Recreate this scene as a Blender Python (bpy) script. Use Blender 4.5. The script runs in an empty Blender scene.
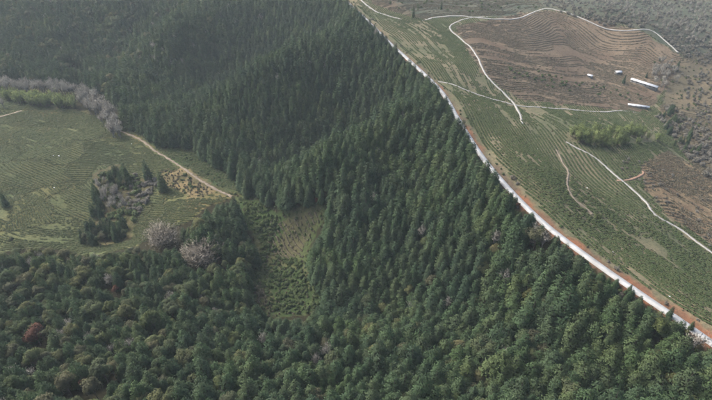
import bpy, math, random
import numpy as np

# ------------------------------------------------------------------ camera, sky, sun, exposure
sc = bpy.context.scene
C = sc.collection
RS = np.random.RandomState(7)
random.seed(7)
F = 475.0                      # focal length in photo pixels (712 wide)
PITCH = math.radians(36)
CZ = 150.0                     # camera height, metres
S = 0.62                       # metres per layout unit
cam_d = bpy.data.cameras.new('camera')
cam = bpy.data.objects.new('camera', cam_d); C.objects.link(cam)
cam.location = (0, 0, CZ)
cam.rotation_euler = (math.pi/2 - PITCH, 0, 0)
cam_d.sensor_width = 36; cam_d.lens = 36*F/712
cam_d.clip_start = 1; cam_d.clip_end = 5000
sc.camera = cam

SUN_EL, SUN_AZ = math.radians(48), math.radians(-60)
w = bpy.data.worlds.new('World'); sc.world = w; w.use_nodes = True
nt = w.node_tree
sky = nt.nodes.new('ShaderNodeTexSky'); sky.sky_type = 'NISHITA'; sky.sun_disc = False
sky.sun_elevation = SUN_EL; sky.sun_rotation = SUN_AZ
sky.air_density = 1.0; sky.dust_density = 6.0; sky.ozone_density = 0.6; sky.altitude = 300
bg = nt.nodes['Background']; bg.inputs['Strength'].default_value = 0.13
nt.links.new(sky.outputs[0], bg.inputs[0])
sl = bpy.data.lights.new('sun', 'SUN'); sl.energy = 1.5; sl.angle = math.radians(22); sl.color = (1, .975, .94)
so = bpy.data.objects.new('sun', sl); C.objects.link(so)
so.rotation_euler = (math.pi/2 - SUN_EL, 0, math.pi - SUN_AZ)
sc.view_settings.view_transform = 'Standard'; sc.view_settings.look = 'None'
sc.view_settings.gamma = 1; sc.view_settings.exposure = 1.17
sc.cycles.use_denoising = True
sc.cycles.max_bounces = 5; sc.cycles.diffuse_bounces = 3; sc.cycles.transparent_max_bounces = 4
sc.cycles.volume_bounces = 2

# ------------------------------------------------------------------ pixel <-> world
cp, sp_ = math.cos(PITCH), math.sin(PITCH)
def raydir(u, v):
    dx = (np.asarray(u, float)-356)/F; dy = (200-np.asarray(v, float))/F
    return dx, cp+dy*sp_, -sp_+dy*cp
def at_depth(u, v, D):
    """the point of pixel (u, v) that lies D*S metres below the camera"""
    dx, dy, dz = raydir(u, v)
    t = -np.asarray(D, float)*S/dz
    return dx*t, dy*t, CZ+dz*t
def project(x, y, z):
    zc = z-CZ
    fw = y*cp - zc*sp_
    up = y*sp_ + zc*cp
    fw = np.maximum(fw, 1e-3)
    return 356+F*x/fw, 200-F*up/fw, fw
def inpoly(u, v, poly):
    u = np.asarray(u, float); v = np.asarray(v, float)
    r = np.zeros(u.shape, bool)
    n = len(poly)
    for i in range(n):
        x0, y0 = poly[i]; x1, y1 = poly[(i+1) % n]
        if y0 == y1: continue
        c = ((y0 > v) != (y1 > v)) & (u < (x1-x0)*(v-y0)/(y1-y0)+x0)
        r ^= c
    return r
def vnoise(x, y, seed=0):
    xi = np.floor(x).astype(np.int64); yi = np.floor(y).astype(np.int64)
    fx = x-xi; fy = y-yi
    fx = fx*fx*(3-2*fx); fy = fy*fy*(3-2*fy)
    def h(a, b):
        n = (a*374761393 + b*668265263 + seed*1442695041) & 0x7fffffff
        n = ((n ^ (n >> 13))*1274126177) & 0x7fffffff
        return ((n ^ (n >> 16)) & 0xffff)/65535.0
    return (h(xi, yi)*(1-fx)+h(xi+1, yi)*fx)*(1-fy)+(h(xi, yi+1)*(1-fx)+h(xi+1, yi+1)*fx)*fy
def fbm(x, y, seed=0, o=4):
    r = 0; a = .5
    for k in range(o):
        r = r+a*vnoise(x*2**k, y*2**k, seed+k*17); a *= .5
    return r/(1-.5**o)
def catmull(P, n=12):
    P = np.asarray(P, float)
    P = np.vstack([2*P[0]-P[1], P, 2*P[-1]-P[-2]])
    out = []
    for i in range(1, len(P)-2):
        for k in range(n):
            t = k/n
            out.append(.5*((2*P[i])+(-P[i-1]+P[i+1])*t+(2*P[i-1]-5*P[i]+4*P[i+1]-P[i+2])*t*t+(-P[i-1]+3*P[i]-3*P[i+1]+P[i+2])*t**3))
    out.append(P[-2])
    return np.array(out)
def resample(P, step):
    d = np.r_[0, np.cumsum(np.linalg.norm(np.diff(P[:, :2], axis=0), axis=1))]
    s = np.linspace(0, d[-1], max(2, int(d[-1]/step)+1))
    return np.stack([np.interp(s, d, P[:, k]) for k in range(P.shape[1])], 1)

# ------------------------------------------------------------------ terrain heights
ROADPX = [(318, -24, 167), (345, 0, 169), (371, 25, 170), (391, 45, 170), (410, 62, 170), (440, 91, 170), (459, 122, 170), (480, 155, 170),
          (505, 186, 170), (542, 223, 170), (590, 260, 170), (640, 295, 170), (700, 334, 169), (770, 380, 167), (850, 440, 166)]
CTRL = ROADPX + [
 # tea slope right of the road
 (600, 235, 182), (650, 215, 200), (712, 250, 214), (712, 300, 186), (760, 330, 186), (800, 290, 215), (545, 150, 187), (585, 185, 193), (540, 120, 193), (500, 130, 181),
 (620, 130, 212), (650, 165, 213), (690, 160, 238), (712, 195, 238), (760, 220, 240), (740, 120, 236), (712, 100, 232), (665, 120, 234),
 (600, 100, 226), (640, 85, 229), (650, 106, 234), (480, 65, 184), (520, 105, 199), (560, 108, 210), (560, 85, 212), (520, 60, 200), (470, 95, 180), (440, 55, 178),
 (600, 45, 215), (545, 10, 190), (500, 17, 182), (460, 18, 180), (422, 20, 176), (640, 30, 197), (600, 18, 191), (680, 55, 215), (660, 70, 225),
 (400, 12, 173), (430, 4, 184), (500, -2, 205), (600, -2, 228), (700, 30, 222), (712, 0, 222), (712, 65, 230), (780, 60, 222), (780, 0, 214), (560, -30, 215), (660, -30, 208), (430, -30, 190),
 (800, 140, 225), (860, 220, 225), (880, 80, 200),
 # left valley, fields
 (300, 300, 246), (285, 225, 239), (305, 232, 237), (245, 195, 237), (200, 182, 234), (150, 145, 233), (120, 120, 232), (50, 150, 230), (0, 110, 228), (60, 85, 230), (105, 190, 238),
 (110, 235, 240), (60, 210, 232), (170, 210, 230), (0, 230, 226), (162, 240, 229), (-70, 170, 226), (-70, 240, 220), (200, 230, 232), (20, 190, 230), (140, 185, 234), (80, 120, 230),
 # near left hill
 (100, 270, 227), (200, 275, 231), (235, 240, 235), (255, 290, 241), (0, 300, 214), (100, 340, 211), (200, 340, 221), (0, 400, 194), (100, 400, 194), (200, 400, 203), (-80, 320, 205), (-80, 420, 185),
 # foreground spur and gully
 (300, 400, 213), (400, 400, 208), (500, 400, 199), (600, 400, 189), (712, 400, 177), (400, 312, 238), (475, 328, 214), (555, 318, 184), (340, 315, 249), (520, 322, 198),
 (400, 350, 217), (330, 345, 226), (485, 362, 204), (600, 350, 187), (300, 330, 237), (250, 325, 236), (300, 460, 190), (500, 470, 180), (100, 470, 170), (700, 480, 165),
 # main forest slope with spurs
 (350, 290, 236), (420, 270, 214), (470, 270, 197), (380, 215, 207), (440, 205, 193),
 (398, 115, 175), (362, 140, 182), (330, 165, 191), (292, 198, 216), (395, 170, 199),
 (343, 25, 170), (310, 48, 176), (278, 70, 186), (240, 92, 200), (215, 108, 216), (195, 148, 233), (140, 108, 234),
 (215, 15, 190), (188, 33, 197), (165, 50, 205), (140, 88, 224), (60, 40, 216), (0, 50, 218), (60, 10, 199), (0, 0, 190), (150, -2, 190), (260, -2, 186), (-80, 40, 212), (-80, -20, 180), (100, -40, 170), (250, -40, 172),
]
K = np.array(CTRL, float)
kx, ky, kz = at_depth(K[:, 0], K[:, 1], K[:, 2])
# gully floors behind the spurs (layout units: across, away, below the camera)
GUL = np.array([(20, 424, 218), (0, 408, 238), (-22, 392, 247), (-50, 370, 249), (-90, 348, 238), (-40, 600, 200), (-70, 590, 224), (-100, 574, 238), (-132, 552, 244), (-192, 507, 236),
                (-150, 680, 214), (-190, 650, 226), (-215, 590, 234), (-300, 730, 218), (-315, 650, 234), (-310, 590, 237)], float)
kx = np.r_[kx, GUL[:, 0]*S]; ky = np.r_[ky, GUL[:, 1]*S]; kz = np.r_[kz, CZ-GUL[:, 2]*S]
# the wider land, so that the sheet runs on quietly past the frame
ext = np.array([(-560, 150, 50), (-560, 500, 40), (-560, 760, 62), (0, 860, 70), (-280, 860, 72), (300, 860, 40), (620, 860, 48), (620, 500, 35), (600, 150, 35), (300, 20, 30), (0, -20, 44), (-300, 0, 52)], float)
px = np.r_[kx, ext[:, 0]]/100; py = np.r_[ky, ext[:, 1]]/100; pz = np.r_[kz, ext[:, 2]]
n = len(px)
def phi(r2): return .5*r2*np.log(r2+1e-9)
A = np.zeros((n+3, n+3))
A[:n, :n] = phi((px[:, None]-px)**2+(py[:, None]-py)**2) + np.eye(n)*0.004
A[:n, n] = 1; A[:n, n+1] = px; A[:n, n+2] = py; A[n:, :n] = A[:n, n:].T
W = np.linalg.solve(A, np.r_[pz, 0, 0, 0])
def hraw(x, y):
    sh = x.shape; x = x.ravel()/100; y = y.ravel()/100
    o = np.empty(len(x))
    for i in range(0, len(x), 40000):
        a, b = x[i:i+40000], y[i:i+40000]
        o[i:i+40000] = phi((a[:, None]-px)**2+(b[:, None]-py)**2) @ W[:n] + W[n]+W[n+1]*a+W[n+2]*b
    return o.reshape(sh)
X0, X1, Y0, Y1 = -480.0, 540.0, 10.0, 760.0
# coarse solve, then bilinear to the fine grid
STEP = 1.5
cgx = np.arange(X0, X1+6, 5.0); cgy = np.arange(Y0, Y1+6, 5.0)
CH = hraw(*np.meshgrid(cgx, cgy))
def bil(G, gx0, gy0, st, x, y):
    fx = np.clip((np.asarray(x, float)-gx0)/st, 0, G.shape[1]-1.001); fy = np.clip((np.asarray(y, float)-gy0)/st, 0, G.shape[0]-1.001)
    i = fx.astype(int); j = fy.astype(int); fx = fx-i; fy = fy-j
    return (G[j, i]*(1-fx)+G[j, i+1]*fx)*(1-fy)+(G[j+1, i]*(1-fx)+G[j+1, i+1]*fx)*fy
gx = np.arange(X0, X1+.1, STEP); gy = np.arange(Y0, Y1+.1, STEP)
GX, GY = np.meshgrid(gx, gy)
H = bil(CH, X0, Y0, 5.0, GX, GY)
H += (fbm(GX/38, GY/38, 3)-.5)*3.2 + (fbm(GX/9, GY/9, 11, 3)-.5)*.9
rp = np.array(ROADPX, float)
rx, ry, rz = at_depth(rp[:, 0], rp[:, 1], rp[:, 2])
ROAD = resample(catmull(np.stack([rx, ry, rz], 1)), 2.0)
ROAD[:, 2] = CZ-170*S + np.interp(np.arange(len(ROAD)), [0, len(ROAD)-1], [.6, .4])
def polydist(P, x, y):
    """distance to a polyline, signed positive on its right-hand side seen along its run, and the nearest index"""
    sh = x.shape; x = x.ravel(); y = y.ravel()
    d = np.full(len(x), 1e9); idx = np.zeros(len(x), int); sg = np.ones(len(x))
    for i in range(len(P)-1):
        ax, ay = P[i, :2]; bx, by = P[i+1, :2]
        ex, ey = bx-ax, by-ay; L = ex*ex+ey*ey
        t = np.clip(((x-ax)*ex+(y-ay)*ey)/L, 0, 1)
        qx = x-ax-t*ex; qy = y-ay-t*ey
        q = np.hypot(qx, qy); m = q < d
        d[m] = q[m]; idx[m] = i; sg[m] = np.where(ex*qy[m]-ey*qx[m] > 0, 1, -1)
    return (d*sg).reshape(sh), idx.reshape(sh)
RD, RI = polydist(ROAD[::3], GX, GY)      # the run comes towards the camera, so left of it is the tea side
if RD[np.argmin(abs(gy-150)), np.argmin(abs(gx-150))] < 0: RD = -RD     # positive = tea side
bench = np.clip(1-(np.abs(RD)-2.6)/5.0, 0, 1); bench = bench*bench*(3-2*bench)
H = H*(1-bench) + (ROAD[::3][RI, 2]-.1)*bench
left = np.clip((-RD-2.5)/14, 0, 1)*np.clip((70+RD)/50, 0, 1)
H -= left*4.5                                   # the forest side drops off the road more steeply
def hgt(x, y): return bil(H, X0, Y0, STEP, x, y)
def ground(u, v):
    """march the ray of a photo pixel to the ground"""
    dx, dy, dz = raydir(u, v)
    k = int(np.argmax(CZ+dz*MT <= hgt(dx*MT, dy*MT))); t = MT[k]
    return float(dx*t), float(dy*t), float(hgt(dx*t, dy*t))
MT = np.arange(60, 900, .4)

# ------------------------------------------------------------------ land cover outlines (photo pixels)
FIELD_L = [(-120, 92), (0, 88), (5, 97), (40, 106), (75, 110), (98, 117), (116, 126), (140, 133), (160, 147), (192, 167), (240, 190), (226, 200), (206, 206), (188, 222), (150, 240),
           (125, 250), (80, 254), (40, 247), (0, 252), (-120, 262)]
CLEAR_V = [(234, 194), (262, 200), (280, 214), (318, 204), (329, 212), (311, 245), (307, 268), (324, 300), (306, 316), (270, 317), (248, 296), (254, 278), (260, 260), (250, 232), (236, 212)]
GARDEN = [(165, 148), (190, 150), (238, 182), (240, 192), (222, 192), (185, 176)]
DRY = [(158, 172), (190, 169), (218, 190), (200, 199), (166, 186)]
GULLY = [(92, 172), (118, 163), (130, 185), (142, 178), (160, 180), (150, 196), (138, 214), (132, 240), (105, 246), (84, 238), (100, 214)]
MEADOW = [(64, 68), (76, 66), (92, 78), (98, 86), (82, 83), (70, 76)]
BROWN_FACE = [(455, 26), (545, 10), (640, 30), (683, 57), (668, 84), (655, 105), (640, 112), (520, 100), (487, 78), (470, 55)]
FAR_RIGHT = [(683, 57), (900, 20), (900, 190), (712, 190), (680, 150), (660, 110), (668, 84)]
BEYOND = [(545, 9), (640, 29), (684, 57), (900, 25), (900, -200), (380, -200), (380, -8), (420, 18), (460, 16), (500, 18)]
RED_SLOPE = [(640, 165), (668, 150), (712, 178), (760, 240), (712, 245), (668, 215), (645, 190)]
TOPBROWN = [(365, -60), (372, 4), (400, 14), (422, 19), (500, 16), (545, 8), (480, -60)]

def cl(r, g, b): return np.array([((c/255+.055)/1.055)**2.4 if c > 10 else c/255/12.92 for c in (r, g, b)])*.62
PU, PV, _ = project(GX, GY, H)
nA = fbm(GX/14, GY/14, 31); nB = fbm(GX/4, GY/4, 41, 3); nC = fbm(GX/40, GY/40, 51)
wob = (fbm(GX/6, GY/6, 61, 3)-.5)*9
UU, VV = PU+wob, PV+(fbm(GX/6, GY/6, 71, 3)-.5)*9
COL = np.empty(GX.shape+(3,)); COL[:] = cl(62, 60, 44)
def paint(mask, c1, c2, nz):
    k = np.clip((nz-.32)/.36, 0, 1)[..., None]
    col = c1*(1-k)+c2*k
    m = mask[..., None].astype(float)
    COL[:] = COL*(1-m)+col*m
tea_side = RD > 0
left_side = ~tea_side
paint(tea_side, cl(112, 116, 88), cl(140, 132, 106), nA)
paint(tea_side & inpoly(UU, VV, BROWN_FACE), cl(116, 100, 84), cl(138, 122, 102), nA)
paint(tea_side & inpoly(UU, VV, FAR_RIGHT), cl(108, 102, 84), cl(130, 118, 96), nA)
paint(tea_side & inpoly(UU, VV, TOPBROWN), cl(112, 104, 86), cl(128, 112, 92), nA)
paint(tea_side & inpoly(UU, VV, BEYOND) & (PV < 60), cl(86, 94, 78), cl(106, 106, 90), nA)
paint(tea_side & inpoly(UU, VV, RED_SLOPE), cl(134, 114, 92), cl(160, 140, 110), nB)
paint(left_side & inpoly(UU, VV, FIELD_L), cl(98, 108, 76), cl(116, 118, 82), nA)
paint(left_side & inpoly(UU, VV, FIELD_L) & (nC > .56), cl(118, 118, 80), cl(132, 122, 90), nA)
paint(left_side & inpoly(UU, VV, GULLY), cl(84, 88, 60), cl(112, 106, 80), nB)
paint(left_side & inpoly(UU, VV, CLEAR_V), cl(78, 96, 58), cl(106, 108, 74), nA)
paint(left_side & inpoly(UU, VV, [(272, 270), (300, 268), (320, 305), (295, 316), (270, 312)]), cl(66, 84, 52), cl(82, 98, 60), nB)
paint(left_side & inpoly(UU, VV, [(282, 222), (320, 208), (318, 220), (300, 255), (278, 262)]), cl(92, 96, 66), cl(110, 106, 78), nB)
paint(left_side & inpoly(UU, VV, GARDEN), cl(72, 96, 62), cl(98, 104, 72), nA)
paint(left_side & inpoly(UU, VV, DRY), cl(106, 104, 76), cl(138, 126, 96), nB)
paint(left_side & inpoly(UU, VV, MEADOW), cl(66, 88, 60), cl(100, 100, 76), nA)
FL = left_side & inpoly(UU, VV, FIELD_L)
PSEED = np.random.RandomState(77).uniform(0, 1, (46, 2))*[230, 170]+[-310, 170]
PANG = np.random.RandomState(78).uniform(-.25, .75, 46); PTON = np.random.RandomState(79).uniform(.78, 1.2, 46); PHUE = np.random.RandomState(80).uniform(-.05, .08, 46)
def plot(x, y, edge=False):
    xx = np.ravel(x); yy = np.ravel(y); xx = xx+(fbm(xx/22, yy/22, 12)-.5)*26; yy = yy+(fbm(xx/22, yy/22, 13)-.5)*26
    d = np.hypot(xx[:, None]-PSEED[:, 0], (yy[:, None]-PSEED[:, 1])*1.5)
    k = d.argmin(1)
    if edge:
        q = np.partition(d, 1, axis=1); return k.reshape(np.shape(x)), (q[:, 1]-q[:, 0]).reshape(np.shape(x))
    return k.reshape(np.shape(x))
jj, ii_ = np.where(FL)
pk, pe = plot(GX[jj, ii_], GY[jj, ii_], True)
COL[jj, ii_] *= (PTON[pk][:, None]*np.stack([1+PHUE[pk], np.ones(len(pk)), 1-PHUE[pk]], 1))
em = pe < 2.2                                    # baulks of rough grass and earth between the plots
COL[jj[em], ii_[em]] = COL[jj[em], ii_[em]]*.35+cl(92, 90, 62)*.65
# verge of bare red earth on the tea side of the road, thinner further off
vw = np.interp(PV, [0, 120, 180, 250, 340], [.9, 1.6, 2.3, 2.7, 2.7])+ (fbm(GX/4, GY/4, 81, 3)-.5)*5
vm = np.clip((vw+1.8-RD)/1.5, 0, 1)*(RD > -1.8)
red = fbm(GX/7, GY/11, 91, 3)
paint(vm, cl(118, 104, 88), cl(156, 110, 84), red+np.interp(PV, [0, 150, 200, 400], [-.14, -.08, .03, .05]))

# ------------------------------------------------------------------ materials
def nodes_mat(name):
    m = bpy.data.materials.new(name); m.use_nodes = True
    return m, m.node_tree, m.node_tree.nodes['Principled BSDF']
def ramp(nt, stops):
    r = nt.nodes.new('ShaderNodeValToRGB'); e = r.color_ramp.elements
    while len(e) < len(stops): e.new(.5)
    for el, (p, c) in zip(e, stops): el.position = p; el.color = (*c, 1)
    return r
def mat_ground():
    m, nt, b = nodes_mat('ground_cover')
    at = nt.nodes.new('ShaderNodeVertexColor'); at.layer_name = 'cover'
    tc = nt.nodes.new('ShaderNodeNewGeometry')
    n1 = nt.nodes.new('ShaderNodeTexNoise'); n1.inputs['Scale'].default_value = .9; n1.inputs['Detail'].default_value = 6; n1.inputs['Roughness'].default_value = .7
    nt.links.new(tc.outputs['Position'], n1.inputs['Vector'])
    r = ramp(nt, [(.3, (.62, .66, .6)), (.5, (1, 1, 1)), (.72, (1.42, 1.32, 1.2))])
    nt.links.new(n1.outputs['Fac'], r.inputs[0])
    mx = nt.nodes.new('ShaderNodeMix'); mx.data_type = 'RGBA'; mx.blend_type = 'MULTIPLY'; mx.inputs[0].default_value = 1
    nt.links.new(at.outputs[0], mx.inputs[6]); nt.links.new(r.outputs[0], mx.inputs[7]); nt.links.new(mx.outputs[2], b.inputs['Base Color'])
    bp = nt.nodes.new('ShaderNodeBump'); bp.inputs['Distance'].default_value = .5; bp.inputs['Strength'].default_value = .8
    nt.links.new(n1.outputs['Fac'], bp.inputs['Height']); nt.links.new(bp.outputs[0], b.inputs['Normal'])
    b.inputs['Roughness'].default_value = 1; b.inputs['Specular IOR Level'].default_value = .1
    return m
def mat_leaf(name, cols, tip=1.5, scale=.55, trans=.25, var=False):
    """foliage: one tone per plant, clumps lighter and darker inside it, some light through the leaves"""
    m, nt, b = nodes_mat(name)
    oi = nt.nodes.new('ShaderNodeObjectInfo')
    k = len(cols)
    r = ramp(nt, [(i/max(1, k-1), c) for i, c in enumerate(cols)])
    nt.links.new(oi.outputs['Random'], r.inputs[0])
    tc = nt.nodes.new('ShaderNodeTexCoord')
    n1 = nt.nodes.new('ShaderNodeTexNoise'); n1.inputs['Scale'].default_value = scale; n1.inputs['Detail'].default_value = 3
    nt.links.new(tc.outputs['Object'], n1.inputs['Vector'])
    r2 = ramp(nt, [(.32, (.62, .62, .62)), (.7, (tip, tip*.98, tip*.86))])
    nt.links.new(n1.outputs['Fac'], r2.inputs[0])
    mx = nt.nodes.new('ShaderNodeMix'); mx.data_type = 'RGBA'; mx.blend_type = 'MULTIPLY'; mx.inputs[0].default_value = 1
    nt.links.new(r.outputs[0], mx.inputs[6]); nt.links.new(r2.outputs[0], mx.inputs[7]); nt.links.new(mx.outputs[2], b.inputs['Base Color'])
    if var:                # stands of slightly different growth across the hills
        n3 = nt.nodes.new('ShaderNodeTexNoise'); n3.inputs['Scale'].default_value = .045; n3.inputs['Detail'].default_value = 3
        nt.links.new(oi.outputs['Location'], n3.inputs['Vector'])
        r3 = ramp(nt, [(.34, (.72, .78, .86)), (.5, (1, 1, 1)), (.66, (1.24, 1.18, 1.0))]); nt.links.new(n3.outputs['Fac'], r3.inputs[0])
        m3 = nt.nodes.new('ShaderNodeMix'); m3.data_type = 'RGBA'; m3.blend_type = 'MULTIPLY'; m3.inputs[0].default_value = 1
        nt.links.new(mx.outputs[2], m3.inputs[6]); nt.links.new(r3.outputs[0], m3.inputs[7]); nt.links.new(m3.outputs[2], b.inputs['Base Color']); mx = m3
    b.inputs['Roughness'].default_value = .75; b.inputs['Specular IOR Level'].default_value = .25
    if trans:
        t = nt.nodes.new('ShaderNodeBsdfTranslucent'); nt.links.new(mx.outputs[2], t.inputs[0])
        ms = nt.nodes.new('ShaderNodeMixShader'); ms.inputs[0].default_value = trans
        nt.links.new(b.outputs[0], ms.inputs[1]); nt.links.new(t.outputs[0], ms.inputs[2])
        nt.links.new(ms.outputs[0], nt.nodes['Material Output'].inputs[0])
    return m
def mat_plain(name, c1, c2, scale=2.0, rough=.9, bump=.1):
    m, nt, b = nodes_mat(name)
    tc = nt.nodes.new('ShaderNodeNewGeometry')
    n1 = nt.nodes.new('ShaderNodeTexNoise'); n1.inputs['Scale'].default_value = scale; n1.inputs['Detail'].default_value = 5
    nt.links.new(tc.outputs['Position'], n1.inputs['Vector'])
    r = ramp(nt, [(.3, c1), (.7, c2)]); nt.links.new(n1.outputs['Fac'], r.inputs[0]); nt.links.new(r.outputs[0], b.inputs['Base Color'])
    bp = nt.nodes.new('ShaderNodeBump'); bp.inputs['Distance'].default_value = bump; nt.links.new(n1.outputs['Fac'], bp.inputs['Height']); nt.links.new(bp.outputs[0], b.inputs['Normal'])
    b.inputs['Roughness'].default_value = rough
    return m
M = {
 'ground': mat_ground(),
 'fir': mat_leaf('fir_needles', [(.042, .078, .038), (.056, .096, .045), (.049, .085, .048), (.073, .106, .051), (.060, .091, .049)], 1.5, .45, var=True),
 'broad': mat_leaf('broad_leaves', [(.054, .082, .034), (.078, .098, .040), (.070, .090, .048), (.098, .106, .046), (.052, .080, .038), (.086, .092, .054), (.092, .090, .050)], 1.5, var=True),
 'bare': mat_leaf('bare_twigs', [(.34, .325, .30), (.43, .415, .385), (.38, .35, .32)], 1.2, trans=0),
 'bigbare': mat_leaf('spreading_bare_twigs', [(.27, .245, .21), (.31, .275, .235)], 1.3, trans=0),
 'rust': mat_leaf('russet_leaves', [(.10, .045, .032), (.12, .06, .038)], 1.3),
 'bamboo': mat_leaf('bamboo_leaves', [(.17, .22, .085), (.20, .245, .10), (.14, .185, .075)], 1.5, trans=.4),
 'shrub': mat_leaf('shrub_leaves', [(.06, .10, .038), (.095, .13, .05), (.075, .105, .046)], 1.5),
 'greyshrub': mat_leaf('grey_scrub_twigs', [(.155, .15, .13), (.195, .185, .165), (.14, .13, .105), (.16, .145, .12)], 1.2, trans=0),
 'dry': mat_leaf('dry_grass', [(.14, .128, .082), (.19, .168, .115), (.12, .12, .07)], 1.3),
 'tea': mat_leaf('tea_leaves', [(.062, .094, .040), (.076, .106, .047), (.094, .116, .055)], 1.35, 1.2),
 'teal': mat_leaf('valley_tea_leaves', [(.082, .110, .048), (.096, .120, .053), (.118, .130, .062)], 1.3, 1.2),
 'teabrown': mat_leaf('browned_tea_leaves', [(.15, .14, .095), (.185, .16, .118), (.14, .135, .09)], 1.3, 1.2),
 'bark': mat_plain('bark', (.07, .055, .045), (.13, .11, .09), 3),
 'barebark': mat_plain('pale_bark', (.14, .13, .12), (.22, .2, .18), 3),
 'concrete': mat_plain('pale_concrete', (.31, .305, .285), (.48, .485, .47), .35, .85, .02),
 'path': mat_plain('path_concrete', (.27, .26, .23), (.39, .375, .34), 1.2, .9, .02),
 'dirt': mat_plain('track_dirt', (.165, .132, .095), (.25, .205, .15), 1.0, 1, .1),
 'redearth': mat_plain('red_earth', (.26, .15, .095), (.34, .22, .15), .8, 1, .15),
 'roof': mat_plain('white_metal_roof', (.48, .49, .50), (.58, .59, .59), .6, .5, .01),
 'wall': mat_plain('grey_block_wall', (.13, .13, .125), (.2, .2, .19), 1.5),
 'dark': mat_plain('dark_opening', (.02, .02, .022), (.03, .03, .03), 2),
 'stone': mat_plain('pale_stone_face', (.5, .5, .47), (.68, .68, .65), 2),
}

# ------------------------------------------------------------------ object helpers
def mesh(name, v, f, mat, normals=None, smooth=False):
    me = bpy.data.meshes.new(name)
    v = np.asarray(v, np.float32); f = np.asarray(f, np.int32)
    k = f.shape[1]
    me.vertices.add(len(v)); me.vertices.foreach_set('co', v.ravel())
    me.loops.add(f.size); me.loops.foreach_set('vertex_index', f.ravel())
    me.polygons.add(len(f)); me.polygons.foreach_set('loop_start', np.arange(0, f.size, k, dtype=np.int32))
    me.update(calc_edges=True)
    me.materials.append(mat)
    if smooth or normals is not None: me.polygons.foreach_set('use_smooth', np.ones(len(f), bool))
    if normals is not None: me.normals_split_custom_set_from_vertices(np.asarray(normals, np.float32).tolist())
    return me
def obj(name, me, parent=None, loc=(0, 0, 0), label=None, cat=None, group=None, kind=None):
    o = bpy.data.objects.new(name, me); C.objects.link(o); o.location = loc
    if parent: o.parent = parent
    if label: o['label'] = label
    if cat: o['category'] = cat
    if group: o['group'] = group
    if kind: o['kind'] = kind
    return o
def boxes(lst):
    V, Fc = [], []
    for (x0, x1, y0, y1, z0, z1) in lst:
        b = len(V)
        V += [(x0, y0, z0), (x1, y0, z0), (x1, y1, z0), (x0, y1, z0), (x0, y0, z1), (x1, y0, z1), (x1, y1, z1), (x0, y1, z1)]
        Fc += [(b, b+3, b+2, b+1), (b+4, b+5, b+6, b+7), (b, b+1, b+5, b+4), (b+1, b+2, b+6, b+5), (b+2, b+3, b+7, b+6), (b+3, b, b+4, b+7)]
    return np.array(V, float), np.array(Fc)

# ------------------------------------------------------------------ ground sheet
ny, nx = GX.shape
ii = np.arange(ny*nx).reshape(ny, nx)
gf = np.stack([ii[:-1, :-1], ii[:-1, 1:], ii[1:, 1:], ii[1:, :-1]], -1).reshape(-1, 4)
gm = mesh('ground', np.stack([GX, GY, H], -1).reshape(-1, 3), gf, M['ground'], smooth=True)
ca = gm.color_attributes.new('cover', 'FLOAT_COLOR', 'POINT')
ca.data.foreach_set('color', np.concatenate([COL.reshape(-1, 3), np.ones((ny*nx, 1))], 1).astype(np.float32).ravel())
obj('ground', gm, kind='structure', label='hilly ground of forest floor, tea slopes and bare earth', cat='ground')

# ------------------------------------------------------------------ road and paths
def ribbon(name, P, width, lift, mat, label, cat, thick=.5, wob=0.0, follow=True):
    P = np.asarray(P, float)
    T = np.gradient(P[:, :2], axis=0); T /= np.linalg.norm(T, axis=1)[:, None]+1e-9
    N = np.stack([-T[:, 1], T[:, 0]], 1)
    wv = width/2*(1+wob*(np.random.RandomState(len(P)).rand(len(P), 2)-.5)*2)
    L = P[:, :2]+N*wv[:, :1]; R = P[:, :2]-N*wv[:, 1:]
    if follow:
        zl = hgt(L[:, 0], L[:, 1]); zr = hgt(R[:, 0], R[:, 1]); zc = hgt(P[:, 0], P[:, 1])
        z = np.maximum(np.maximum(zl, zr), zc)+lift
        k = np.ones(5)/5; z = np.maximum(np.convolve(np.pad(z, 2, mode='edge'), k, 'valid'), z-.1)
    else: z = P[:, 2]+lift
    m = len(P)
    V = np.concatenate([np.c_[L, z], np.c_[R, z], np.c_[L, z-thick], np.c_[R, z-thick]])
    i = np.arange(m-1)
    Fc = np.concatenate([np.stack([i, i+1, m+i+1, m+i], 1), np.stack([i+1, i, 2*m+i, 2*m+i+1], 1), np.stack([m+i, m+i+1, 3*m+i+1, 3*m+i], 1)])
    return obj(name, mesh(name, V, Fc, mat), label=label, cat=cat, kind='structure')
def pxline(pts, step=1.2):
    return resample(catmull(np.array([ground(u, v) for u, v in pts]), 8), step)
ribbon('road', ROAD, 2.4, .12, M['concrete'], 'white concrete road running along the ridge beside the forest', 'road', follow=False)
PATHS = [
 ([(422, 21), (440, 17), (460, 16), (490, 19), (515, 19), (530, 14), (545, 9), (560, 11), (585, 20), (605, 29), (630, 31), (652, 31), (664, 40), (678, 53)], 1.5, 'pale path over the crest of the far brown terraced hill'),
 ([(488, 17), (470, 18), (455, 23), (450, 29), (462, 40), (474, 52), (483, 70), (490, 80), (505, 95), (514, 104), (519, 113), (522, 124)], 1.15, 'pale path winding down the tea slope from the crest path'),
 ([(438, 82), (470, 92), (500, 101), (520, 106), (560, 109), (600, 112), (622, 111), (640, 113)], 1.0, 'pale path crossing the slope below the brown terraces'),
 ([(566, 142), (580, 150), (600, 162), (618, 178), (630, 188), (645, 202), (655, 215), (680, 230), (700, 245), (725, 262)], .95, 'white concrete path running diagonally down the green tea slope'),
 ([(357, -4), (364, 3), (373, 10), (385, 15), (402, 20)], 1.3, 'thin pale path leaving the ridge road at the top'),
]
for pts, wd, lab in PATHS: ribbon('concrete_path', pxline(pts), wd, .14, M['path'], lab, 'path', wob=.3)
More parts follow.
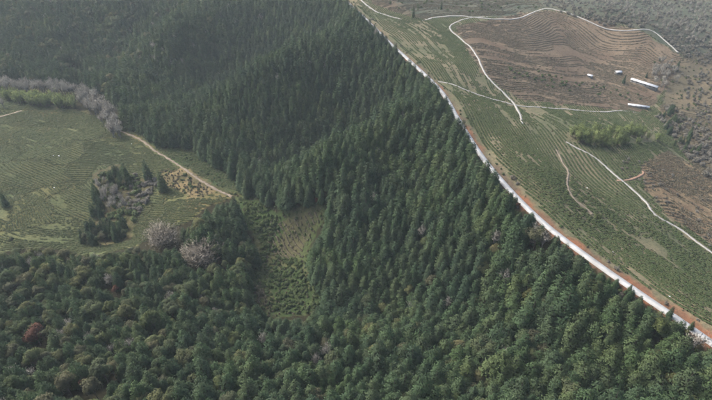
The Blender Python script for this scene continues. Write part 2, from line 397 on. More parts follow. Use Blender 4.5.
DIRT = [
 ([(118, 130), (135, 137), (148, 145), (155, 151), (170, 160), (187, 171), (195, 177), (213, 188), (232, 197)], 1.3, 'dry dirt track along the valley floor beside the forest'),
 ([(556, 150), (562, 162), (568, 172), (567, 185), (573, 198), (586, 209), (592, 215)], .7, 'brown trodden trail on the tea slope left of the white path'),
 ([(617, 181), (630, 180), (642, 175), (643, 172)], .9, 'red earth spur path branching from the white path'),
 ([(-20, 122), (0, 117), (12, 114), (22, 111)], 1.6, 'pale dirt track beside the grey grove at the left edge'),
 ([(424, 86), (445, 104), (456, 118), (462, 130)], .7, 'pale trail below the ridge road'),
]
for pts, wd, lab in DIRT: ribbon('dirt_track', pxline(pts), wd, .08, M['dirt'] if 'red' not in lab else M['redearth'], lab, 'track', wob=.6)

# ------------------------------------------------------------------ plant meshes
def leaves(cen, nrm, size, asp, rng, mat, name, outn):
    """diamond leaf clumps: centre, facing, half length; outn = shading normal"""
    k = len(cen)
    nrm = nrm/(np.linalg.norm(nrm, axis=1)[:, None]+1e-9)
    r = rng.normal(size=(k, 3)); a = np.cross(nrm, r); a /= np.linalg.norm(a, axis=1)[:, None]+1e-9
    b = np.cross(nrm, a)
    s = size[:, None]; bend = nrm*s*.25
    V = np.stack([cen-a*s, cen-b*s*asp+bend, cen+a*s, cen+b*s*asp+bend], 1).reshape(-1, 3)
    Fc = np.arange(4*k).reshape(k, 4)
    n = np.repeat(outn/(np.linalg.norm(outn, axis=1)[:, None]+1e-9), 4, axis=0)
    return mesh(name, V, Fc, mat, normals=n)
def trunk_mesh(h, r, mat, seed=0, limbs=()):
    """tapered, slightly leaning bole with limbs"""
    rng = np.random.RandomState(seed); V, Fc = [], []
    def tube(p0, p1, r0, r1, seg=5, rings=3):
        p0 = np.array(p0, float); p1 = np.array(p1, float); d = (p1-p0)/np.linalg.norm(p1-p0)
        a = np.cross(d, [.3, .9, .1]); a /= np.linalg.norm(a); b = np.cross(d, a)
        base = len(V)
        for i in range(rings+1):
            t = i/rings; c = p0*(1-t)+p1*t + (rng.rand(3)-.5)*r0*.8*(0 < i < rings); rr = r0*(1-t)+r1*t
            for k in range(seg):
                q = 2*math.pi*k/seg; V.append(c+rr*(math.cos(q)*a+math.sin(q)*b))
        for i in range(rings):
            for k in range(seg):
                Fc.append((base+i*seg+k, base+i*seg+(k+1) % seg, base+(i+1)*seg+(k+1) % seg, base+(i+1)*seg+k))
    tube((0, 0, -1.2), (0, 0, h), r, r*.15, 6, 4)
    for (p0, p1, r0) in limbs: tube(p0, p1, r0, r0*.25, 4, 2)
    return mesh('trunk', V, Fc, mat, smooth=True)
def fir(seed):
    rng = np.random.RandomState(seed)
    h = 13.5*rng.uniform(.88, 1.12); R = rng.uniform(2.2, 2.8); pw = rng.uniform(.48, .74)
    N = 120; q = 15
    t = 1-(1-(np.arange(N)+rng.rand(N))/N)**.62            # denser low down
    t = .12+.88*t
    ang = np.arange(N)*2.39996+rng.normal(0, .3, N)
    lump = 1+.22*np.sin(ang*2+rng.rand()*6)*rng.rand()+rng.normal(0, .10, N)
    rad = R*np.clip(1-t, 0, 1)**pw*lump*np.minimum(1, .75+t*1.2)
    tc = np.stack([np.cos(ang)*rad*.82, np.sin(ang)*rad*.82, t*h-rad*.22], 1)
    rho = .42+.62*(1-t)
    off = rng.normal(size=(N, q, 3))*.5; off[..., 2] *= .7
    od = np.stack([np.cos(ang), np.sin(ang), np.full(N, .15)], 1)
    cen = tc[:, None]+off*rho[:, None, None]+od[:, None]*(np.abs(off[..., :1])*.25)
    nr = od[:, None]*.8+np.array([0, 0, .7])+rng.normal(size=(N, q, 3))*.55
    sn = off*.45+od[:, None]*.95+np.array([0, 0, .55])
    sz = (rho[:, None]*rng.uniform(.28, .56, (N, q))).ravel()
    cr = leaves(cen.reshape(-1, 3), nr.reshape(-1, 3), sz, .5, rng, M['fir'], 'crown', sn.reshape(-1, 3))
    return cr, trunk_mesh(h*.93, .2, M['bark'], seed)
def broad(seed, mat='broad', hh=9.0, R=3.0, N=16, q=130, leaf=.23):
    rng = np.random.RandomState(seed)
    cs = []
    while len(cs) < N:
        p = rng.normal(size=3); p /= np.linalg.norm(p); p *= rng.uniform(.35, .8)
        if p[2] > -.35: cs.append(p)
    cs = np.array(cs)*[R, R, R*.85]; cs[:, 2] += hh-R*.9
    rl = R*rng.uniform(.34, .52, N)
    d = rng.normal(size=(N, q, 3)); d /= np.linalg.norm(d, axis=2)[..., None]; d[..., 2] = np.abs(d[..., 2])*1.1-.35*(rng.rand(N, q) < .4)
    cen = cs[:, None]+d*rl[:, None, None]*rng.uniform(.7, 1.08, (N, q, 1))
    nr = d+rng.normal(size=(N, q, 3))*.5+[0, 0, .4]
    sn = d+(cs[:, None]-[0, 0, hh-R])/R*.6+[0, 0, .35]
    sz = leaf*rng.uniform(.6, 1.3, N*q)
    cr = leaves(cen.reshape(-1, 3), nr.reshape(-1, 3), sz, .6, rng, M[mat], 'crown', sn.reshape(-1, 3))
    limbs = [((0, 0, hh*.3+.2*i), tuple(cs[i]*.9), .1) for i in range(min(6, N))]
    return cr, trunk_mesh(hh*.62, .2, M['bark'], seed, limbs)
def bare(seed, hh=9.0, R=2.2, tw=800, mat='bare', up=.9, lobes=9):
    """trunk and limbs, each limb ending in a loose puff of twigs"""
    rng = np.random.RandomState(seed)
    limbs, cs = [], []
    for i in range(lobes):
        a = i*2.4+rng.rand(); L = R*math.sqrt((i+.5)/lobes)*.8; z0 = hh*rng.uniform(.22, .5)
        p1 = np.array([math.cos(a)*L, math.sin(a)*L, hh*(.80-.30*(L/R)**2)*rng.uniform(.85, 1.08)])
        limbs.append(((0, 0, z0), tuple(p1), .06+.012*hh*.5)); cs.append((np.array([0, 0, z0]), p1))
    k = tw; ci = rng.randint(0, lobes, k)
    A_ = np.array([cs[i][0] for i in ci]); B_ = np.array([cs[i][1] for i in ci]); t = rng.uniform(.45, 1.12, (k, 1))
    rl = R*.30
    P = A_*(1-t)+B_*t+rng.normal(size=(k, 3))*rl*[.62, .62, .75]*np.clip(t, .3, 1)
    d = rng.normal(size=(k, 3))*.6+(P-[0, 0, hh*.3])/R*.5+[0, 0, up]; d /= np.linalg.norm(d, axis=1)[:, None]
    L = rng.uniform(.3, .8, (k, 1))*(R/2.2)**.6; sd = np.cross(d, rng.normal(size=(k, 3))); sd /= np.linalg.norm(sd, axis=1)[:, None]; wd = rng.uniform(.025, .055, (k, 1))*(R/2.2)**.3
    V = np.stack([P-sd*wd, P+sd*wd, P+d*L+sd*wd*.35, P+d*L-sd*wd*.35], 1).reshape(-1, 3)
    Nn = (P-[0, 0, hh*.55])/R+[0, 0, 1.0]; Nn /= np.linalg.norm(Nn, axis=1)[:, None]
    cr = mesh('crown', V, np.arange(4*k).reshape(k, 4), M[mat], normals=np.repeat(Nn, 4, axis=0))
    return cr, trunk_mesh(hh*.8, .05+.016*hh, M['barebark'], seed, limbs)
def bamboo(seed):
    rng = np.random.RandomState(seed); cen, nr, sn = [], [], []; limbs = []
    for i in range(11):
        a = rng.rand()*6.28; r0 = rng.uniform(0, .9); lean = rng.uniform(.6, 1.9); h = rng.uniform(4.5, 6.5)
        base = np.array([math.cos(a)*r0, math.sin(a)*r0, 0])
        top = base+[math.cos(a)*lean*.5, math.sin(a)*lean*.5, h*.8]
        limbs.append((tuple(base-[0, 0, .5]), tuple(top), .05))
        for k in range(46):
            t = rng.uniform(.3, 1)
            p = base+np.array([math.cos(a)*lean*t*t, math.sin(a)*lean*t*t, h*t-.5*t**4])+rng.normal(size=3)*.33
            cen.append(p); nr.append([math.cos(a)+rng.normal()*.6, math.sin(a)+rng.normal()*.6, .8]); sn.append([math.cos(a)*.5+rng.normal()*.2, math.sin(a)*.5+rng.normal()*.2, .8])
    cen = np.array(cen)
    cr = leaves(cen, np.array(nr), rng.uniform(.18, .42, len(cen)), .35, rng, M['bamboo'], 'foliage', np.array(sn))
    return cr, trunk_mesh(1.5, .05, M['bark'], seed, limbs)
VAR = {
 'fir': [fir(100+i) for i in range(9)],
 'broad': [broad(200+i, hh=7.4+i*.45, R=1.95+.17*i) for i in range(6)],
 'bare': [bare(300+i, hh=8.5+.5*i) for i in range(5)],
 'bamboo': [bamboo(400+i) for i in range(4)],
 'rust': [broad(500+i, 'rust', 7, 2.5, 10) for i in range(2)],
 'shrub': [broad(600+i, 'shrub', 1.7, 1.15, 6, 26, .26) for i in range(4)],
 'greyshrub': [broad(700+i, 'greyshrub', 2.2, 1.5, 9, 40, .2) for i in range(4)],
 'dry': [broad(800+i, 'dry', .8, .8, 6, 14, .24) for i in range(3)],
}
NAMES = {'fir': 'conifer_tree', 'broad': 'broadleaf_tree', 'bare': 'bare_tree', 'bamboo': 'bamboo_clump', 'rust': 'russet_tree', 'shrub': 'shrub', 'greyshrub': 'bare_shrub', 'dry': 'dry_grass_tuft'}
CROWN = {'bamboo': 'foliage', 'greyshrub': 'twigs', 'shrub': 'foliage'}
CATS = {'bamboo': 'bamboo', 'shrub': 'shrub', 'greyshrub': 'shrub', 'dry': 'grass'}
VH = {'fir': 13.5, 'broad': 9, 'bare': 9.5, 'bamboo': 6, 'rust': 7, 'shrub': 1.7, 'greyshrub': 2.2, 'dry': .8}

# ------------------------------------------------------------------ where everything grows
T = []          # kind, x, y, scale xy, scale z, label
def poisson(x0, x1, y0, y1, sp, seed):
    rng = np.random.RandomState(seed)
    xs = np.arange(x0, x1, sp); ys = np.arange(y0, y1, sp*.9)
    a, b = np.meshgrid(xs, ys); a = a+(np.arange(len(ys)) % 2)[:, None]*sp/2
    a = a+rng.uniform(-.36, .36, a.shape)*sp; b = b+rng.uniform(-.36, .36, b.shape)*sp
    return a.ravel(), b.ravel(), rng
def rdist(x, y): return bil(RD, X0, Y0, STEP, x, y)
roadU = lambda v: np.interp(v, [r[1] for r in ROADPX], [r[0] for r in ROADPX])
MARG = 70
def put(kd, u, v, s=1.0, sz=None, label=None):
    gx_, gy_, _ = ground(u, v); T.append((kd, gx_, gy_, s, sz or s, label))
def strew(kd, poly, count, smin, smax, seed, label=None):
    rng = np.random.RandomState(seed); us = [p[0] for p in poly]; vs = [p[1] for p in poly]; c = 0
    while c < count:
        a, b = rng.uniform(min(us), max(us)), rng.uniform(min(vs), max(vs))
        if not inpoly(np.array([a]), np.array([b]), poly)[0]: continue
        s = rng.uniform(smin, smax); put(kd, a, b, s, s*rng.uniform(.85, 1.15), label); c += 1
# grey leafless grove and the bamboo in front of it
strew('bare', [(-30, 84), (0, 86), (40, 92), (80, 94), (100, 104), (118, 122), (124, 140), (112, 138), (98, 120), (80, 106), (76, 99), (0, 94), (-30, 92)], 150, .95, 1.35, 31, 'leafless pale grey tree in the grove between valley field and forest')
strew('bare', [(-20, 104), (4, 103), (8, 112), (-20, 116)], 9, .7, .95, 32, 'leafless grey tree at the left edge in front of the bamboo')
strew('bamboo', [(4, 96), (30, 100), (76, 105), (76, 110), (40, 107), (4, 102)], 60, 1.05, 1.45, 33, 'yellow-green bamboo clump in the belt before the grey leafless grove')
# gully grove in the left field
strew('fir', [(106, 178), (126, 176), (132, 186), (112, 188)], 13, .7, .85, 34, 'dark conifer at the upper end of the field gully')
strew('fir', [(88, 190), (98, 190), (106, 222), (96, 222)], 10, .5, .7, 35, 'small dark conifer along the left edge of the field gully')
strew('fir', [(84, 232), (130, 228), (130, 242), (104, 248), (84, 244)], 24, .6, .75, 36, 'dark conifer in the dense clump at the foot of the field gully')
strew('broad', [(84, 234), (128, 230), (128, 242), (104, 248), (84, 246)], 14, .5, .75, 38, 'rounded green tree in the dense clump at the foot of the field gully')
strew('broad', [(90, 186), (130, 176), (130, 188), (104, 206)], 12, .45, .7, 39, 'rounded green tree at the upper end of the field gully')
strew('bare', [(97, 184), (116, 190), (128, 212), (108, 212)], 26, .55, .85, 37, 'small reddish grey leafless tree inside the field gully')
put('fir', 149, 180, .95, .95, 'lone dark conifer in the field left of the dirt track')
put('fir', 164, 191, 1.15, .95, 'broad dark conifer beside the dry grass patch')
put('fir', 7, 207, .7, .75, 'small dark conifer standing alone in the valley field near the left edge')
put('broad', 14, 245, .6, .55, 'green rounded tree at the lower left corner of the valley field')
put('broad', 108, 224, .4, .45, 'yellow-green small tree in the gully above the conifer clump')
# two great bare crowns
BIG = [bare(900, 10, 7.6, 7000, 'bigbare', .6, 26), bare(901, 9.5, 7.0, 6200, 'bigbare', .6, 24)]
VAR['big'] = BIG; NAMES['big'] = 'bare_tree'; VH['big'] = 10
put('big', 164, 244, 1.25, .9, 'wide spreading leafless grey tree at the forest edge below the field')
put('big', 203, 261, 1.2, .9, 'wide spreading leafless grey tree in the forest right of its larger twin')
# russet and pale trees in the forest
put('rust', 41, 345, 1.35, 1.2, 'round russet red tree in the mixed forest at lower left')
put('rust', 117, 296, .62, .7, 'small russet tree beside a leafless tree in the lower left forest')
put('rust', 88, 390, .55, .7, 'small orange brown tree near the bottom left edge')
put('rust', 317, 206, .62, .62, 'russet tree at the top corner of the valley clearing')
put('rust', 517, 209, .35, .4, 'small russet tree at the forest edge beside the white road')
put('bare', 113, 290, .95, .95, 'pale leafless tree above the small russet tree at lower left')
put('bare', 540, 252, 1.0, 1.1, 'pale leafless tree in the forest below the middle of the road')
put('bare', 690, 352, 1.3, .9, 'broad grey leafless tree by the road near the right edge')
put('bare', 492, 250, 1.0, 1.1, 'grey leafless tree standing among dark conifers on the right slope')
put('bare', 422, 243, 1.0, 1.1, 'grey brown leafless tree in the middle of the conifer slope')
put('bare', 327, 360, 1.0, 1.1, 'leafless grey tree in the gully at bottom centre')
put('bare', 265, 350, .9, 1.0, 'leafless pale tree just below the valley clearing')
for (a, b, s, tx) in ((158, 335, 1.25, 'big olive rounded tree rising above the middle of the lower left forest'), (130, 325, 1.0, 'olive rounded tree just left of the biggest olive crown at lower left'),
                     (73, 398, 1.2, 'big olive rounded tree on the bottom edge near the left corner'), (110, 385, 1.25, 'big olive rounded tree right of the small orange brown tree'),
                     (100, 402, 1.1, 'olive rounded tree cut by the bottom edge below the orange brown tree'), (175, 322, .95, 'olive rounded tree just right of the biggest olive crown at lower left')):
    put('broad', a, b, s, s*1.05, tx)
# right side: lone plants, gully wood, hedge of bamboo
put('broad', 595, 223, .62, .5, 'lone dark green bush in the middle of the green tea slope')
strew('bamboo', [(566, 137), (584, 132), (606, 137), (628, 131), (650, 136), (662, 142), (630, 145), (606, 149), (580, 145)], 95, .55, 1.4, 41, 'bright green bamboo clump in the hedge across the right tea slope')
strew('fir', [(655, 118), (668, 108), (690, 128), (700, 158), (685, 158), (668, 140)], 26, .35, .6, 42, 'dark conifer in the wooded gully at the right edge')
strew('greyshrub', [(652, 112), (672, 104), (712, 140), (712, 185), (680, 150)], 110, .8, 1.5, 43, 'grey leafless shrub in the gully at the right edge')
strew('bare', [(652, 62), (668, 60), (680, 82), (662, 92), (650, 82)], 50, .6, .9, 44, 'small pale leafless tree above the long white shed')
put('fir', 676, 71, .62, .75, 'dark conifer at the lower end of the crest path')
put('fir', 623, 84, .5, .62, 'dark conifer left of the long white shed')
put('fir', 646, 78, .4, .4, 'small dark conifer behind the long white shed')
put('fir', 413, 18, .5, .75, 'slim dark conifer left of the crest path at the top'); put('fir', 441, 10, .45, .6, 'slim dark conifer on the brown slope at the top')
strew('greyshrub', [(546, 8), (600, 26), (650, 29), (684, 57), (712, 66), (790, 66), (790, -20), (530, -20)], 2400, .5, 1.4, 45, 'grey leafless shrub on the far hillside beyond the crest path')
strew('bare', [(590, 4), (640, 24), (700, 50), (760, 75), (760, 10), (680, -8)], 300, .5, .85, 46, 'pale leafless tree in the thin wood beyond the crest path')
strew('greyshrub', [(680, 70), (712, 60), (760, 60), (760, 180), (712, 180), (690, 120)], 600, .4, 1.1, 47, 'grey leafless shrub on the brown hillside at the right edge')
strew('shrub', [(650, 60), (760, 60), (760, 190), (712, 180), (672, 110)], 260, .4, 1.1, 48, 'green shrub on the brown hillside at the right edge')
strew('shrub', [(375, 0), (500, 0), (545, 8), (460, 14), (400, 12)], 50, .8, 1.4, 49, 'green shrub on the brown slope above the crest path')
strew('shrub', [(490, 60), (540, 72), (640, 95), (640, 104), (560, 90), (500, 76)], 60, .6, 1.3, 50, 'dark shrub in the fold between the brown terraces')
strew('greyshrub', [(600, 150), (712, 180), (712, 250), (660, 205)], 60, .35, .7, 51, 'small grey shrub on the dry lower edge of the tea slope')
# verge plants along the road
rngv = np.random.RandomState(60)
for i in range(8, len(ROAD)-4, 2):
    if rngv.rand() < .55:
        dd = rngv.uniform(2.6, 6.5); t = ROAD[i+1]-ROAD[i-1]; nn = np.array([-t[1], t[0]]); nn /= np.linalg.norm(nn)
        if rdist(*(ROAD[i, :2]+nn*3)) < 0: nn = -nn
        q = ROAD[i, :2]+nn*dd; s = rngv.uniform(.3, .85)
        T.append((['shrub', 'greyshrub', 'dry'][rngv.randint(3)], q[0], q[1], s, s, {0: None}.get(1)))
for i in range(4, len(ROAD)-2):
    for _ in range(3):
        t = ROAD[i+1]-ROAD[i-1]; nn = np.array([-t[1], t[0]]); nn /= np.linalg.norm(nn)
        if rdist(*(ROAD[i, :2]+nn*3)) > 0: nn = -nn
        dd = rngv.uniform(2.5, 6.5); q = ROAD[i, :2]+nn*dd+t[:2]*rngv.uniform(-.5, .5); s = rngv.uniform(.4, .9)*min(1, .2+dd*.13)
        kk = ['shrub', 'shrub', 'shrub', 'greyshrub'][rngv.randint(4)]
        T.append((kk, q[0], q[1], s, s, ('leafy green' if kk == 'shrub' else 'grey leafless')+' shrub on the forest side bank right below the white road'))
for i in range(6, len(ROAD)-2):      # young trees on the bank
    if rngv.rand() < .55:
        t = ROAD[i+1]-ROAD[i-1]; nn = np.array([-t[1], t[0]]); nn /= np.linalg.norm(nn)
        if rdist(*(ROAD[i, :2]+nn*3)) > 0: nn = -nn
        dd = rngv.uniform(3.0, 8.5); q = ROAD[i, :2]+nn*dd+t[:2]*rngv.uniform(-.5, .5); s = rngv.uniform(.16, .26)*(.5+dd*.14)
        kk = ['fir', 'fir', 'broad'][rngv.randint(3)]
        T.append((kk, q[0], q[1], s*1.5, s*1.25, 'young '+('dark conifer' if kk == 'fir' else 'rounded leafy tree')+' on the bank just below the white road'))
for (a, b, s) in ((511, 199, .28), (487, 170, .26), (553, 243, .28), (628, 292, .26), (668, 318, .34), (420, 76, .22), (449, 112, .22), (404, 61, .2), (690, 330, .3)):
    put('fir', a, b, s, s, 'young dark conifer standing at the very edge of the white road')
strew('dry', [(500, 120), (560, 130), (712, 250), (712, 320), (600, 230), (470, 100)], 260, .3, .7, 59, 'low dry grass tuft between the tea rows right of the road')
# scrub in the valley clearing and along field edges
strew('shrub', CLEAR_V, 160, .3, .8, 70, 'low green shrub scattered over the valley clearing')
strew('dry', CLEAR_V, 420, .4, 1.0, 61, 'tuft of dry tan grass in the valley clearing')
strew('shrub', [(238, 198), (262, 204), (280, 220), (264, 258), (254, 232)], 170, .4, 1.1, 68, 'green shrub in the upper left of the valley clearing')
strew('shrub', [(262, 240), (300, 262), (320, 304), (300, 314), (270, 312), (256, 280)], 330, .35, 1.0, 62, 'green shrub on the floor of the valley clearing')
strew('shrub', DRY, 40, .35, .9, 69, 'low green shrub in the dry grass beside the dirt track')
strew('dry', DRY, 160, .5, 1.1, 63, 'tuft of dry tan grass beside the dirt track')
strew('dry', [(250, 282), (262, 290), (276, 312), (262, 312)], 40, .9, 1.7, 64, 'large tuft of pale dry grass at the lower left of the clearing')
strew('shrub', [(170, 158), (190, 152), (240, 186), (225, 190)], 40, .4, .9, 65, 'green shrub in the narrow plots right of the dirt track')
strew('shrub', [(92, 180), (118, 168), (150, 184), (136, 222), (98, 230)], 110, .8, 1.7, 67, 'green shrub filling the field gully')
strew('greyshrub', [(130, 175), (160, 182), (140, 214), (126, 212)], 70, .6, 1.1, 66, 'grey shrub in the eroded part of the field gully')

PD = [pxline(p, 2.5) for p, _, _ in PATHS]+[pxline(p, 2.5) for p, _, _ in DIRT]
def offpath(x, y, d=1.1):
    k = np.ones(len(x), bool)
    for P in PD:
        q = (np.abs(x-P[:, 0].mean()) < np.ptp(P[:, 0])/2+3) & (np.abs(y-P[:, 1].mean()) < np.ptp(P[:, 1])/2+3)
        if q.any(): k[np.where(q)[0][np.abs(polydist(P, x[q], y[q])[0]) < d]] = False
    return k
ax = np.array([t[1] for t in T]); ay = np.array([t[2] for t in T]); okp = offpath(ax, ay, 1.7)
T = [t for t, o in zip(T, okp) if o or t[0] not in ('shrub', 'greyshrub', 'dry', 'bamboo')]
# ------------------------------------------------------------------ the closed forest, kept clear of the plants placed above
GROVE = [(-120, 80), (0, 81), (40, 86), (80, 89), (108, 98), (126, 116), (130, 140), (112, 140), (98, 122), (80, 112), (0, 104), (-120, 98)]
KEEP = []
for (kd, gx_, gy_, s1, s2, lab) in T:
    if lab and (kd in ('big', 'rust') or (kd in ('bare', 'broad') and 'in the grove' not in lab and 'on the bank' not in lab)):
        zz = float(hgt(gx_, gy_)); hh = VH[kd]*s2; a_, b_, f_ = project(gx_, gy_, zz+hh*.62)
        if rdist(gx_, gy_) < 0: KEEP.append((a_, b_, {'big': 7.2, 'broad': 2.6, 'rust': 2.8, 'bare': 1.9}[kd]*s1*F/f_+(2.2 if kd == 'big' else 1.3 if kd == 'rust' else .5)*F/f_, hh*(.5 if kd in ('big', 'rust') else .33)*F/f_+(2 if kd == 'big' else 0)*F/f_, f_))
def kept(a, b, f):
    return any(((a-k[0])/k[2])**2+((b-k[1])/k[3])**2 < 1 and f < k[4]+4 for k in KEEP)
x, y, rng = poisson(X0+5, X1-5, Y0+5, Y1-5, 3.2, 21)
z = hgt(x, y); u, v, fw = project(x, y, z)
inside = (u > -MARG) & (u < 712+MARG) & (v > -45) & (v < 400+110)
rd = rdist(x, y)
clear = lambda a, b: inpoly(a, b, FIELD_L) | inpoly(a, b, CLEAR_V) | inpoly(a, b, GARDEN) | inpoly(a, b, MEADOW)
k = inside & (rd < -2.4) & ~clear(u, v) & ~inpoly(u, v, GROVE)
x, y, z, u, v, fw, rd = [a[k] for a in (x, y, z, u, v, fw, rd)]
nz = fbm(x/28, y/28, 5); n2 = rng.rand(len(x)); n3 = rng.rand(len(x))
pb = np.interp(u, [0, 130, 230, 280], [.45, .36, .2, .05])*np.clip((v-235)/25, 0, 1)          # share of broadleaf, near left hill
pb = np.maximum(pb, np.clip((v-300)/60, 0, 1)*.16)
pb = np.maximum(pb, np.clip((110-v)/60, 0, 1)*np.clip((230-u)/120, 0, 1)*.28)
pb = np.clip(pb+(nz-.5)*pb*2.2, 0, 1)
kind = np.where(n2 < pb, 'broad', 'fir')
pbare = np.where((u < 230) & (v < 110), .02, .010)+np.where((u < 140) & (v > 240), .03, 0)
pbare = pbare+np.where((np.hypot(u-155, (v-65)*1.3) < 30), .15, 0)
kind = np.where(n3 < pbare, 'bare', kind)
for i in range(len(x)):
    kd = kind[i]
    sz = rng.triangular(.6, .86, 1.25)*(.85+.4*nz[i])*(np.interp(u[i], [150, 280], [.86, 1.0]) if v[i] > 235 else 1.0)*(1.0 if kd != 'fir' else np.interp(u[i], [120, 260], [.86, 1.0]) if v[i] > 200 else 1.0)
    if kd == 'bare': sz *= .95
    ok = False
    slack = rng.uniform(-7, 5)
    for sh in (1, .8, .62, .46, .32, .22, .15):
        s_ = sz*sh
        uu, vv, _ = project(x[i], y[i], z[i]+VH[kd]*s_*.93)
        near = rd[i] > -45
        if near and uu+2.6*s_*F/fw[i]*.5 > roadU(vv)+slack+5: continue
        if clear(np.array([uu]), np.array([vv]))[0] or (v[i] > 110 and inpoly(np.array([uu]), np.array([vv]), GROVE)[0]): continue
        if kept(uu, vv, fw[i]) or kept((uu+u[i])/2, (vv+v[i])/2, fw[i]): continue
        ok = True; break
    if not ok or (sh < .6 and rd[i] < -18): continue
    sxy = s_*rng.uniform(.92, 1.12)*(1.12 if kd == 'fir' and v[i] > 300 else 1)
    if sh < 1: sxy = min(sxy*1.25, sz)
    T.append((kd, x[i], y[i], sxy*(1.1 if kd == 'fir' else 1), s_*(.92 if kd == 'fir' else 1), None))
# ------------------------------------------------------------------ build plants: individuals, and the rest of each kind as one mass
def scatter(name, P, rotz, scl, var, protos, label, cat):
    """one object: instances of the given meshes on points"""
    me = bpy.data.meshes.new(name); me.vertices.add(len(P)); me.vertices.foreach_set('co', np.asarray(P, np.float32).ravel())
    a = me.attributes.new('turn', 'FLOAT_VECTOR', 'POINT'); a.data.foreach_set('vector', np.asarray(rotz, np.float32).ravel())
    a = me.attributes.new('size', 'FLOAT_VECTOR', 'POINT'); a.data.foreach_set('vector', np.asarray(scl, np.float32).ravel())
    a = me.attributes.new('variant', 'INT', 'POINT'); a.data.foreach_set('value', np.asarray(var, np.int32))
    o = obj(name, me, label=label, cat=cat, kind='stuff')
    g = bpy.data.node_groups.new(name, 'GeometryNodeTree')
    g.interface.new_socket('Geometry', in_out='INPUT', socket_type='NodeSocketGeometry'); g.interface.new_socket('Geometry', in_out='OUTPUT', socket_type='NodeSocketGeometry')
    N = g.nodes; L = g.links
    gi = N.new('NodeGroupInput'); go = N.new('NodeGroupOutput'); jn = N.new('GeometryNodeJoinGeometry')
    def attr(nm, ty):
        q = N.new('GeometryNodeInputNamedAttribute'); q.data_type = ty; q.inputs['Name'].default_value = nm; return q
    at, asz, av = attr('turn', 'FLOAT_VECTOR'), attr('size', 'FLOAT_VECTOR'), attr('variant', 'INT')
    er = N.new('FunctionNodeEulerToRotation'); L.new(at.outputs['Attribute'], er.inputs[0])
    for k, objs in enumerate(protos):
        cpn = N.new('FunctionNodeCompare'); cpn.data_type = 'INT'; cpn.operation = 'EQUAL'
        L.new(av.outputs['Attribute'], cpn.inputs['A'] if 'A' in cpn.inputs and cpn.inputs['A'].type == 'INT' else cpn.inputs[2]); cpn.inputs[3].default_value = k
        for ob in objs:
            oi = N.new('GeometryNodeObjectInfo'); oi.inputs['Object'].default_value = ob; oi.inputs['As Instance'].default_value = True; oi.transform_space = 'ORIGINAL'
            ip = N.new('GeometryNodeInstanceOnPoints')
            L.new(gi.outputs[0], ip.inputs['Points']); L.new(cpn.outputs[0], ip.inputs['Selection']); L.new(oi.outputs['Geometry'], ip.inputs['Instance'])
            L.new(er.outputs[0], ip.inputs['Rotation']); L.new(asz.outputs['Attribute'], ip.inputs['Scale']); L.new(ip.outputs[0], jn.inputs[0])
    L.new(jn.outputs[0], go.inputs[0])
    md = o.modifiers.new('scatter', 'NODES'); md.node_group = g
    return o
def zone(kd, u, v, rd):
    a = {'fir': 'dark green conifer', 'broad': 'rounded olive green broadleaf tree', 'bare': 'leafless grey tree'}.get(kd)
    if a:
        if rd > -16: return a+' at the forest edge just below the white road'
        if v < 130: return a+' in the hazy forest on the upper left hills'
        if u > 560: return a+' in the forest corner at lower right, below the road'
        if v > 335: return a+(' in the forest along the bottom edge, left third' if u < 240 else ' in the forest along the bottom edge, middle' if u < 420 else ' in the forest along the bottom edge, right of middle')
        if u < 250: return a+' in the forest on the near left hill below the field'
        if u > 440: return a+' on the forested slope between the right gully and road'
        return a+' on the central forest slope right of the valley clearing'
    return {'shrub': 'small green shrub on the earth verge beside the white road', 'greyshrub': 'small leafless shrub on the earth verge beside the white road', 'dry': 'dry grass tuft on the earth verge beside the white road'}[kd]
GROUPS = {'fir': 'conifers of the forest', 'broad': 'broadleaf trees of the forest', 'bare': 'leafless trees', 'bamboo': 'bamboo clumps', 'rust': 'russet trees', 'shrub': 'green shrubs', 'greyshrub': 'leafless shrubs', 'dry': 'dry grass tufts', 'big': 'spreading leafless trees'}
MASS = {'fir': ('conifer_forest', 'dense dark conifer forest covering the hills on the left', 'forest'), 'broad': ('broadleaf_forest', 'olive broadleaf trees mixed through the left hill forest', 'forest'),
        'bare': ('leafless_wood', 'scattered pale leafless trees across the far hills', 'forest'), 'greyshrub': ('leafless_scrub', 'grey leafless scrub over the far brown hillsides', 'scrub'),
        'shrub': ('green_scrub', 'low green scrub on slopes and clearing', 'scrub'), 'dry': ('dry_grass', 'dry tan grass tufts over valley clearing and track side', 'grass'), 'bamboo': ('bamboo_belt', 'yellow-green bamboo', 'bamboo'), 'rust': ('russet_wood', 'russet trees', 'tree')}
TX = np.array([t[1] for t in T]); TY = np.array([t[2] for t in T]); TZ = hgt(TX, TY)
TU, TV, TF = project(TX, TY, TZ); TR = rdist(TX, TY)
rng = np.random.RandomState(99)
